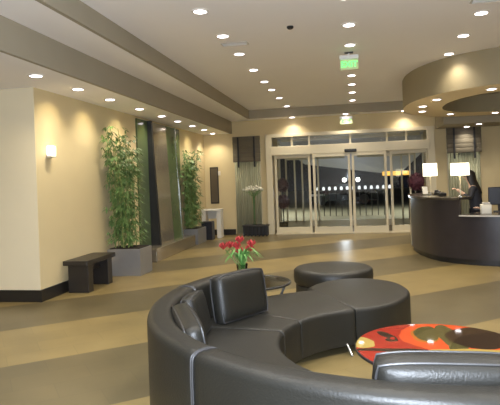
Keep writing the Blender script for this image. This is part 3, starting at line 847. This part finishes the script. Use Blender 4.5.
def table_lamp(x, y, z, w, d, h, zs, label, ln):
    t = empty('table_lamp', (x, y, z))
    MB().lathe([(0.085, 0.0), (0.085, 0.015), (0.02, 0.03), (0.014, 0.05)], n=24).build('base', M['chrome'], t, smooth=True)
    MB().tube([(0, 0, 0.04), (0, 0, zs + 0.02)], 0.011, 10).build('stem', M['cream'], t, smooth=True)
    s = MB(); o_ = [(-w / 2, -d / 2), (w / 2, -d / 2), (w / 2, d / 2), (-w / 2, d / 2)]
    inn = [(a * 0.97, b * 0.95) for a, b in o_]
    vo = [[s.bm.verts.new((p[0], p[1], zz)) for p in l] for l, zz in ((o_, zs), (o_, zs + h), (inn, zs + h), (inn, zs))]
    for r_ in range(4):
        for k in range(4): s.bm.faces.new((vo[r_][k], vo[r_][(k + 1) % 4], vo[(r_ + 1) % 4][(k + 1) % 4], vo[(r_ + 1) % 4][k]))
    s.build('lamp_shade', M['shade'], t)
    tag(t, label, 'table lamp', 'lamps on the reception desk')
    p_ = bpy.data.lights.new('lamp_bulb', 'POINT'); p_.energy = 1.5; p_.color = (1.0, 0.85, 0.6); p_.shadow_soft_size = 0.04
    po = bpy.data.objects.new('lamp_bulb', p_); COL.objects.link(po); po.parent = t; po.location = (0, 0, zs + h * 0.5)
table_lamp(1.66, 12.0, 1.17, 0.27, 0.16, 0.27, 0.39, 'slim lamp with smaller square white shade at the left end of the reception desk', 1)
table_lamp(1.93, 10.22, 1.17, 0.29, 0.17, 0.22, 0.39, 'slim lamp with larger square white shade next to the receptionist', 2)
# small things on the counter
ph = empty('telephone', (1.66, 10.75, 1.184), 0.5)
MB().box((0, 0, 0.03), (0.16, 0.18, 0.06), rot=(0.15, 0, 0), bev=0.01).build('base', M['black'], ph)
MB().tube([(-0.06, -0.07, 0.075), (-0.06, 0.0, 0.095), (-0.06, 0.07, 0.085)], 0.02, 8).build('handset', M['black'], ph, smooth=True)
tag(ph, 'low dark telephone on the reception counter between the two lamps', 'telephone')
br_ = empty('brochure_stand', (1.50, 11.55, 1.17), 0.3)
MB().box((0, 0.05, 0.09), (0.13, 0.012, 0.18), rot=(-0.25, 0, 0)).box((0, -0.02, 0.02), (0.14, 0.1, 0.012)).build('stand', M['tabglass'], br_)
MB().box((0, 0.035, 0.10), (0.11, 0.006, 0.16), rot=(-0.25, 0, 0)).build('leaflet', M['paper'], br_)
tag(br_, 'small clear stand with a pale leaflet near the left reception lamp', 'brochure stand')
mo = empty('monitor', (2.60, 10.30, 0.875), -0.15)
MB().box((0, 0.02, 0.01), (0.2, 0.16, 0.02), bev=0.005).tube([(0, 0.03, 0.02), (0, 0.03, 0.16)], 0.025, 10).build('stand', M['black'], mo)
MB().box((0, 0, 0.29), (0.36, 0.05, 0.32), rot=(0.06, 0, 0), bev=0.012).build('screen', M['screen'], mo)
tag(mo, 'dark computer monitor seen from behind on the low reception counter', 'monitor')
pr = empty('printer', (2.31, 10.05, 0.875), -0.1)
MB().box((0, 0, 0.075), (0.17, 0.2, 0.17), bev=0.015).build('body', M['paper'], pr, smooth=True)
MB().box((0, -0.05, 0.182), (0.13, 0.09, 0.026), bev=0.006).build('tray', M['grille'], pr)
tag(pr, 'pale boxy desk machine between the receptionist and the dark monitor', 'printer')

# ------------------------------------------------------------------ receptionist
def skin_mesh(name, joints, edges, radii, m, parent, sub=2):
    me = bpy.data.meshes.new(name); me.from_pydata([Vector(j) for j in joints], edges, []); me.update()
    o = bpy.data.objects.new(name, me); link(o, parent)
    sk = o.modifiers.new('skin', 'SKIN')
    if not me.skin_vertices: 
        bpy.context.view_layer.objects.active = o
    for i, r in enumerate(radii):
        v = me.skin_vertices[0].data[i]
        v.radius = r if isinstance(r, tuple) else (r, r)
        v.use_root = (i == 0)
    ss = o.modifiers.new('sub', 'SUBSURF'); ss.levels = sub; ss.render_levels = sub
    bpy.context.view_layer.update()
    dg = bpy.context.evaluated_depsgraph_get(); dg.update()
    nm = bpy.data.meshes.new_from_object(o.evaluated_get(dg)); nm.name = name
    nm.materials.clear(); nm.materials.append(m); nm.shade_smooth()
    bpy.data.objects.remove(o)
    no = bpy.data.objects.new(name, nm); link(no, parent)
    return no
pe = empty('person', (2.44, 11.3, 0), radians(80))
# local frame: +y is the way she faces (toward the counter, left of view)
J = {}; js = []; ed = []; rd_ = []
def jn(k, p, r, par=None):
    J[k] = len(js); js.append(p); rd_.append(r)
    if par: ed.append((J[par], J[k]))
jn('pelvis', (0, 0, 0.90), (0.145, 0.11)); jn('waist', (0, 0.02, 1.04), (0.115, 0.09), 'pelvis'); jn('chest', (0, 0.05, 1.20), (0.14, 0.105), 'waist')
jn('upper', (0, 0.075, 1.30), (0.10, 0.06), 'chest'); jn('neck', (0, 0.10, 1.39), 0.05, 'upper'); jn('jaw', (0, 0.13, 1.45), 0.06, 'neck'); jn('head', (0, 0.14, 1.53), (0.078, 0.09), 'jaw'); jn('crown', (0, 0.13, 1.585), 0.065, 'head')
for s, n in ((1, 'l'), (-1, 'r')):
    jn('sh' + n, (s * 0.165, 0.07, 1.30), 0.052, 'upper'); jn('el' + n, (s * 0.21, 0.13, 1.08), 0.041, 'sh' + n)
    jn('wr' + n, (s * 0.15, 0.30, 1.225), 0.028, 'el' + n); jn('pa' + n, (s * 0.14, 0.37, 1.27), (0.036, 0.018), 'wr' + n)
    jn('hp' + n, (s * 0.09, 0, 0.84), 0.10, 'pelvis'); jn('kn' + n, (s * 0.095, 0.02, 0.47), 0.06, 'hp' + n); jn('an' + n, (s * 0.095, -0.01, 0.08), 0.038, 'kn' + n); jn('to' + n, (s * 0.10, 0.13, 0.03), 0.03, 'an' + n)
body = skin_mesh('body', js, ed, rd_, M['skin'], pe)
for s in (1, -1):
    for fi, (dx, L) in enumerate(((-0.026, 0.066), (-0.009, 0.078), (0.009, 0.074), (0.026, 0.058))):
        b0 = (s * 0.14 + dx, 0.385, 1.280)
        MB().tube([b0, (b0[0], b0[1] + L * 0.45, 1.295), (b0[0], b0[1] + L * 0.85, 1.288), (b0[0], b0[1] + L, 1.275)], [0.0085, 0.008, 0.0075, 0.005], 7).build('finger', M['skin'], pe, smooth=True)
    MB().tube([(s * 0.115, 0.33, 1.25), (s * 0.085, 0.36, 1.262), (s * 0.075, 0.40, 1.268)], [0.012, 0.010, 0.007], 7).build('thumb', M['skin'], pe, smooth=True)
# face
fc = MB()
fc.tube([(0, 0.215, 1.535), (0, 0.243, 1.505), (0, 0.225, 1.498)], [0.009, 0.014, 0.011], 8)
fc.build('nose', M['skin'], pe, smooth=True)
for s in (-1, 1):
    e = MB(); bmesh.ops.create_uvsphere(e.bm, u_segments=10, v_segments=6, radius=0.013, matrix=Matrix.Translation((s * 0.03, 0.212, 1.535))); e.build('eye', M['black'], pe, smooth=True)
    e = MB(); bmesh.ops.create_uvsphere(e.bm, u_segments=10, v_segments=6, radius=0.022, matrix=Matrix.Translation((s * 0.083, 0.13, 1.52)) @ Matrix.Diagonal((0.4, 0.8, 1.2, 1))); e.build('ear', M['skin'], pe, smooth=True)
MB().tube([(-0.022, 0.212, 1.465), (0, 0.220, 1.463), (0.022, 0.212, 1.465)], 0.006, 6).build('mouth', M['petal'], pe, smooth=True)
# clothing: jacket, trousers
skin_mesh('jacket', [(0, 0, 0.78), (0, 0.02, 1.0), (0, 0.05, 1.20), (0, 0.08, 1.33), (0.168, 0.07, 1.30), (0.215, 0.13, 1.08), (0.17, 0.255, 1.185), (-0.168, 0.07, 1.30), (-0.215, 0.13, 1.08), (-0.17, 0.255, 1.185)],
          [(0, 1), (1, 2), (2, 3), (3, 4), (4, 5), (5, 6), (3, 7), (7, 8), (8, 9)],
          [(0.18, 0.15), (0.155, 0.13), (0.165, 0.13), (0.14, 0.10), 0.065, 0.054, 0.046, 0.065, 0.054, 0.046], M['blouse'], pe)
skin_mesh('trousers', [(0, 0, 0.92), (0.09, 0, 0.82), (0.095, 0.02, 0.47), (0.095, -0.01, 0.10), (-0.09, 0, 0.82), (-0.095, 0.02, 0.47), (-0.095, -0.01, 0.10)],
          [(0, 1), (1, 2), (2, 3), (0, 4), (4, 5), (5, 6)], [(0.155, 0.12), 0.115, 0.075, 0.06, 0.115, 0.075, 0.06], M['blouse'], pe)
hr = MB()
def strand_ring(z, rx, ryf, ryb, yc, open_front):
    pts = []
    for k in range(20):
        a = radians(-90) + (k / 19 - 0.5) * radians(360 - open_front)
        x = rx * cos(a); y = (ryb if sin(a) < 0 else ryf) * sin(a)
        pts.append(hr.bm.verts.new((x, yc + y, z)))
    return pts
rings = [strand_ring(*q) for q in ((1.655, 0.012, 0.015, 0.015, 0.12, 10), (1.64, 0.06, 0.06, 0.065, 0.12, 30), (1.60, 0.094, 0.095, 0.105, 0.125, 60), (1.54, 0.103, 0.10, 0.118, 0.125, 100), (1.46, 0.105, 0.09, 0.122, 0.12, 110), (1.38, 0.12, 0.08, 0.13, 0.095, 120), (1.28, 0.13, 0.07, 0.145, 0.07, 160), (1.20, 0.11, 0.05, 0.15, 0.05, 190), (1.15, 0.06, 0.03, 0.13, 0.05, 200))]
for a, b in zip(rings, rings[1:]):
    for k in range(19): hr.bm.faces.new((a[k], a[k + 1], b[k + 1], b[k]))
ho = hr.build('hair', M['hair'], pe, smooth=True, angle=180)
ho.modifiers.new('thick', 'SOLIDIFY').thickness = 0.02
# one continuous body: hands and face are welded into the body mesh
bmj = bmesh.new(); slots = [M['skin'], M['black'], M['petal']]
for ch in [body] + [c for c in pe.children if c.name.split('.')[0] in ('finger', 'thumb', 'nose', 'eye', 'ear', 'mouth')]:
    n0 = len(bmj.faces); bmj.from_mesh(ch.data); bmj.faces.ensure_lookup_table()
    mi = slots.index(ch.data.materials[0])
    for k in range(n0, len(bmj.faces)): bmj.faces[k].material_index = mi; bmj.faces[k].smooth = True
    if ch is not body: bpy.data.objects.remove(ch)
nm_ = bpy.data.meshes.new('body'); bmj.to_mesh(nm_); bmj.free()
for m_ in slots: nm_.materials.append(m_)
body.data = nm_
tag(pe, 'person with long dark hair in a dark jacket standing behind the reception desk', 'person')

# ------------------------------------------------------------------ curved sofa
SC = (0.38, 4.07)
SZ = 0.40
sofa = empty('curved_sofa', (SC[0], SC[1], 0))
mods = [(114, 172), (172, 230), (230, 288), (288, 332)]
seatp = rrect(0.955, 1.73, 0.07, SZ, (0.01, 0.01, 0.02, 0.045), 4)
backp = rrect(1.715, 1.89, 0.06, 0.73, (0.01, 0.01, 0.05, 0.05), 4)
for i, (a0, a1) in enumerate(mods):
    sp = rrect(0.955, 1.90, 0.07, SZ, (0.01, 0.01, 0.05, 0.045), 4) if i == 0 else seatp
    if i == 0:
        MB().sweep(rrect(0.955, 1.93, 0.07, SZ, (0.01, 0.01, 0.05, 0.045), 4), radians(114.2), radians(152), n=14, rnd=0.012).build('seat', M['leather'], sofa, smooth=True, angle=60)
        MB().sweep(seatp, radians(152), radians(171.9), n=8, rnd=0.004).build('seat', M['leather'], sofa, smooth=True, angle=60)
        MB().sweep(backp, radians(152.3), radians(171.9), n=10, rnd=0.02).build('backrest', M['leather'], sofa, smooth=True, angle=60)
    else:
        MB().sweep(seatp, radians(a0 + 0.1), radians(a1 - 0.1), n=20, rnd=0.012).build('seat', M['leather'], sofa, smooth=True, angle=60)
        MB().sweep(backp, radians(a0 + 0.1), radians(a1 - 0.1), n=22, rnd=0.012).build('backrest', M['leather'], sofa, smooth=True, angle=60)
for a in (171.9, 229.9, 287.9):
    for da in (-0.25, 0.25):
        aa = radians(a + da)
        pts = [(r * cos(aa), r * sin(aa), z) for r, z in ((1.892, 0.08), (1.893, 0.4), (1.892, 0.66), (1.872, 0.718), (1.80, 0.733), (1.735, 0.718), (1.713, 0.66), (1.712, 0.44))]
        MB().tube(spline(pts, 4), 0.0055, 6).build('piping', M['leather_pipe'], sofa, smooth=True)
for a in (119.5, 172, 201, 230, 259, 288, 330):
    aa = radians(a)
    for r0, r1 in ((1.0, 0.87), (1.78, 1.80)):
        MB().tube([(r0 * cos(aa), r0 * sin(aa), 0.12), (r1 * cos(aa), r1 * sin(aa), 0.006)], [0.014, 0.012], 10).build('leg', M['chrome'], sofa, smooth=True)
tag(sofa, 'large curved black leather sofa wrapping around the red painted table', 'sofa')

def cushion(ang, r, w, h, t, lean, label, zb=SZ, yaw=0.0, roll=0.0):
    """stands on the seat at ring angle, back toward the backrest, leaning outward"""
    aa = radians(ang)
    c = empty('cushion', (SC[0] + r * cos(aa), SC[1] + r * sin(aa), zb))
    c.rotation_euler = Euler((radians(lean), roll, aa + pi / 2 + pi + yaw), 'XYZ')
    # local: x along width, -y toward ring centre (front), z up
    mb = MB(); nx, nz = 14, 12
    def P(u, v, side):
        e = (1 - abs(u) ** 5) * (1 - abs(v) ** 5)
        x = u * w / 2 * (1 - 0.05 * v ** 4); z = h / 2 + v * h / 2 * (1 - (0.09 if v > 0 else 0.03) * u ** 4)
        return Vector((x, side * (t * 0.30 + t * 0.20 * e ** 0.6), z))
    grids = []
    for side in (-1, 1):
        grids.append([[mb.bm.verts.new(P(-1 + 2 * i / nx, -1 + 2 * j / nz, side)) for j in range(nz + 1)] for i in range(nx + 1)])
    for g in grids:
        for i in range(nx):
            for j in range(nz): mb.bm.faces.new((g[i][j], g[i + 1][j], g[i + 1][j + 1], g[i][j + 1]))
    A_, B_ = grids
    bd = [(i, 0) for i in range(nx)] + [(nx, j) for j in range(nz)] + [(i, nz) for i in range(nx, 0, -1)] + [(0, j) for j in range(nz, 0, -1)]
    mid = []
    for (i, j) in bd:
        p = (A_[i][j].co + B_[i][j].co) / 2; o = Vector((p.x, 0, p.z - h / 2)); o.normalize(); p = p + o * 0.012
        if p.z < 0: p.z = 0
        mid.append(mb.bm.verts.new(p))
    for k in range(len(bd)):
        k2 = (k + 1) % len(bd)
        for G in grids:
            a, b = G[bd[k][0]][bd[k][1]], G[bd[k2][0]][bd[k2][1]]
            mb.bm.faces.new((a, b, mid[k2], mid[k]))
    loops = [[tuple(G[i][j].co) for (i, j) in bd] for G in grids]
    mb.build('cover', M['leather'], c, smooth=True, angle=70)
    for lp in loops: MB().tube([(p[0], p[1], max(p[2], 0.006)) for p in lp], 0.006, 6, closed=True).build('piping', M['leather_pipe'], c, smooth=True)
    tag(c, label, 'cushion', 'loose cushions on the sofa')
    return c
cushion(158.3, 1.47, 0.58, 0.40, 0.17, -8, 'upright square black leather cushion in front of the red flowers', yaw=radians(-10))
cushion(205.0, 1.585, 0.74, 0.345, 0.17, -10, 'black leather cushion leaning at the curve of the sofa back, with a shiny near end')
cushion(181.0, 1.58, 0.36, 0.33, 0.13, -12, 'small black leather cushion half hidden behind the one at the sofa curve')
cushion(271.0, 1.57, 0.68, 0.395, 0.20, -6, 'black leather cushion rising above the sofa back before the painted table')

# ottoman completing the sofa end
ot = empty('ottoman', (0.0, 5.8, 0))
oo = [(-0.005, 4.965), (0.20, 5.06), (0.40, 5.27), (0.52, 5.56), (0.55, 5.88), (0.43, 6.26), (0.14, 6.48), (-0.20, 6.42), (-0.42, 6.17), (-0.525, 5.90)]
cur = spline(oo, 5)
ol = [(p[0], p[1] - 5.8) for p in cur]
ol = [(a, b) for a, b in ol]
MB().prism(ol, 0.07, SZ, 0.04, 4, 0.01).build('seat', M['leather'], ot, smooth=True, angle=60)
tp = [(p[0], p[1], SZ - 0.012) for p in ol]
for (x, y) in ((0.03, -0.70), (0.42, -0.15), (0.05, 0.5), (-0.38, 0.15)):
    MB().tube([(x * 0.9, y * 0.9, 0.09), (x * 0.97, y * 0.97, 0.006)], 0.013, 10).build('leg', M['chrome'], ot, smooth=True)
tag(ot, 'half oval black leather ottoman joined to the open end of the curved sofa', 'ottoman')
# far round ottoman
ro_ = empty('ottoman', (-0.29, 7.28, 0))
MB().lathe([(0.02, 0.205), (0.51, 0.205), (0.525, 0.225), (0.53, 0.30), (0.525, 0.37), (0.50, 0.395), (0.45, 0.405), (0.2, 0.41), (0.005, 0.41)], n=48, cap=False).build('seat', M['leather'], ro_, smooth=True, angle=60)
MB().lathe([(0.48, 0.03), (0.505, 0.05), (0.505, 0.18), (0.48, 0.20), (0.1, 0.204)], n=48).build('base', M['leather'], ro_, smooth=True, angle=60)
for k in range(4):
    a = pi / 4 + k * pi / 2
    MB().lathe([(0.03, 0), (0.03, 0.035)], c=(0.4 * cos(a), 0.4 * sin(a), 0), n=12).build('foot', M['black'], ro_)
tag(ro_, 'round black leather ottoman standing alone behind the half oval one', 'ottoman')

# painted round table
at = empty('coffee_table', (0.56, 3.83, 0))
tb = MB().lathe([(0.02, -0.028), (0.56, -0.028), (0.575, -0.02), (0.575, -0.006), (0.568, 0.0), (0.3, 0.0), (0.004, 0.0)], n=72, cap=True)
to = tb.build('tabletop', M['art'], at, smooth=True); to.location = (0, 0, 0.42)
MB().lathe([(0.574, 0.392), (0.580, 0.398), (0.580, 0.412), (0.574, 0.416)], n=72, cap=False).build('rim', M['black'], at, smooth=True)
MB().tube([(0, 0, 0.02), (0, 0, 0.392)], 0.04, 16).build('pedestal', M['chrome'], at, smooth=True)
MB().lathe([(0.26, 0.0), (0.26, 0.012), (0.05, 0.022), (0.01, 0.022)], n=48).build('base', M['chrome'], at, smooth=True)
tag(at, 'round glossy red table painted with dark, gold and olive swirls inside the sofa', 'coffee table')

# glass side table with flower vase
gt = empty('side_table', (-1.12, 5.86, 0))
MB().lathe([(0.005, 0.458), (0.405, 0.458), (0.405, 0.470), (0.005, 0.470)], n=56, cap=False).build('glass_top', M['tabglass'], gt, smooth=True, angle=30)
MB().tube([(0.412 * cos(2 * pi * k / 56), 0.412 * sin(2 * pi * k / 56), 0.462) for k in range(56)], 0.013, 8, closed=True).build('rim', M['black'], gt, smooth=True)
for k in range(3):
    a = radians(25 + 120 * k)
    MB().tube([(0.39 * cos(a), 0.39 * sin(a), 0.45), (0.30 * cos(a), 0.30 * sin(a), 0.25), (0.34 * cos(a), 0.34 * sin(a), 0.005)], 0.014, 8).build('leg', M['black'], gt, smooth=True)
MB().tube([(0.30 * cos(2 * pi * k / 32), 0.30 * sin(2 * pi * k / 32), 0.24) for k in range(32)], 0.008, 6, closed=True).build('ring', M['black'], gt, smooth=True)
tag(gt, 'round glass side table with a dark rim behind the upright cushion', 'side table')
fv = empty('flower_vase', (-1.24, 5.86, 0.472))
MB().lathe([(0.05, 0.0), (0.06, 0.02), (0.055, 0.12), (0.065, 0.2), (0.06, 0.2), (0.05, 0.12), (0.053, 0.03), (0.01, 0.02)], n=24, cap=True).build('vase', M['vase'], fv, smooth=True)
rnd = random.Random(11)
heads = [(-0.13, 0, 0.405), (-0.02, 0.02, 0.46), (-0.05, -0.02, 0.40), (-0.02, -0.04, 0.345), (0.115, 0.0, 0.42), (0.09, 0.02, 0.36), (-0.21, 0.02, 0.39)]
for (x, y, z) in heads:
    st = MB().tube(spline([(0, 0, 0.04), (x * 0.3, y * 0.3, 0.2), (x * 0.9, y, z - 0.03)], 5), 0.005, 6).build('stem', M['stem'], fv, smooth=True)
    f = MB()
    for ring, (n, rr, lift) in enumerate(((6, 0.055, 0.035), (5, 0.04, 0.055))):
        for k in range(n):
            a = 2 * pi * k / n + ring * 0.5 + rnd.random() * 0.3
            c0 = Vector((x, y, z - 0.03)); t_ = Vector((x + rr * cos(a), y + rr * sin(a), z + lift))
            sd_ = Vector((-sin(a), cos(a), 0)) * 0.024; m_ = c0.lerp(t_, 0.6) + Vector((cos(a), sin(a), 0)) * 0.014
            v = [f.bm.verts.new(q) for q in (c0, m_ + sd_, t_, m_ - sd_)]
            f.bm.faces.new((v[0], v[1], v[2])); f.bm.faces.new((v[0], v[2], v[3]))
    f.build('flower_head', M['petal'], fv)
lv = MB()
for k in range(26):
    a = 2 * pi * k / 26 + rnd.random() * 0.3; L_ = 0.20 + 0.10 * rnd.random(); hgt = 0.32 + 0.2 * rnd.random()
    prev = None
    for s in range(9):
        t_ = s / 8; rr = L_ * t_ ** 1.3; z = 0.16 + hgt * (t_ * 1.5 - 1.25 * t_ * t_)
        p = Vector((rr * cos(a), rr * sin(a), z)); w_ = 0.017 * (1 - t_ ** 3) + 0.001
        sd_ = Vector((-sin(a), cos(a), 0)) * w_
        q = (lv.bm.verts.new(p + sd_), lv.bm.verts.new(p - sd_))
        if prev: lv.bm.faces.new((prev[0], q[0], q[1], prev[1]))
        prev = q
lv.build('leaves', M['stem'], fv, smooth=True)
tag(fv, 'vase of red flowers with arching green leaves on the glass side table', 'flower vase')

# ------------------------------------------------------------------ world, camera, view
w = bpy.data.worlds.new('night'); scene.world = w; w.use_nodes = True
bg = w.node_tree.nodes['Background']; bg.inputs[0].default_value = (0.10, 0.12, 0.18, 1); bg.inputs[1].default_value = 0.05

FLASH = 1100
F_, CX_, CY_, YAW_, RO_ = 534.3, 249.5, 180.8, 0.1887, 0.0366
cam = bpy.data.cameras.new('camera'); co = bpy.data.objects.new('camera', cam); COL.objects.link(co)
cam.sensor_fit = 'HORIZONTAL'; cam.sensor_width = 36.0; cam.lens = 36.0 * F_ / 500
cam.shift_x = (250 - CX_) / 500; cam.shift_y = -(202.5 - CY_) / 500
cam.clip_start = 0.05; cam.clip_end = 300
fwd = Vector((-sin(YAW_), cos(YAW_), 0)); right = Vector((cos(YAW_), sin(YAW_), 0)); up = Vector((0, 0, 1))
# roll so that the top of the picture leans left
r2 = right * cos(RO_) - up * sin(RO_); u2 = right * sin(RO_) + up * cos(RO_)
mw = Matrix(((r2.x, u2.x, -fwd.x, 0), (r2.y, u2.y, -fwd.y, 0), (r2.z, u2.z, -fwd.z, 1.6), (0, 0, 0, 1)))
co.matrix_world = mw
scene.camera = co

# the photographer's flash, beside the lens
fl_ = bpy.data.lights.new('camera_flash', 'SPOT'); fl_.energy = FLASH; fl_.color = (0.78, 0.87, 1.0); fl_.shadow_soft_size = 0.03; fl_.spot_size = radians(100); fl_.spot_blend = 0.6
flo = bpy.data.objects.new('camera_flash', fl_); COL.objects.link(flo); flo.location = (-0.05, 0.0, 1.67)
flo.rotation_euler = (radians(96), 0, YAW_)

vs = scene.view_settings
scene.display_settings.display_device = 'sRGB'
vs.view_transform = 'Standard'; vs.look = 'None'; vs.gamma = 1.0; vs.use_curve_mapping = False
vs.exposure = 0.30
cy = scene.cycles
cy.max_bounces = 10; cy.diffuse_bounces = 5; cy.glossy_bounces = 4; cy.transparent_max_bounces = 16
cy.sample_clamp_indirect = 6.0
cy.use_denoising = True
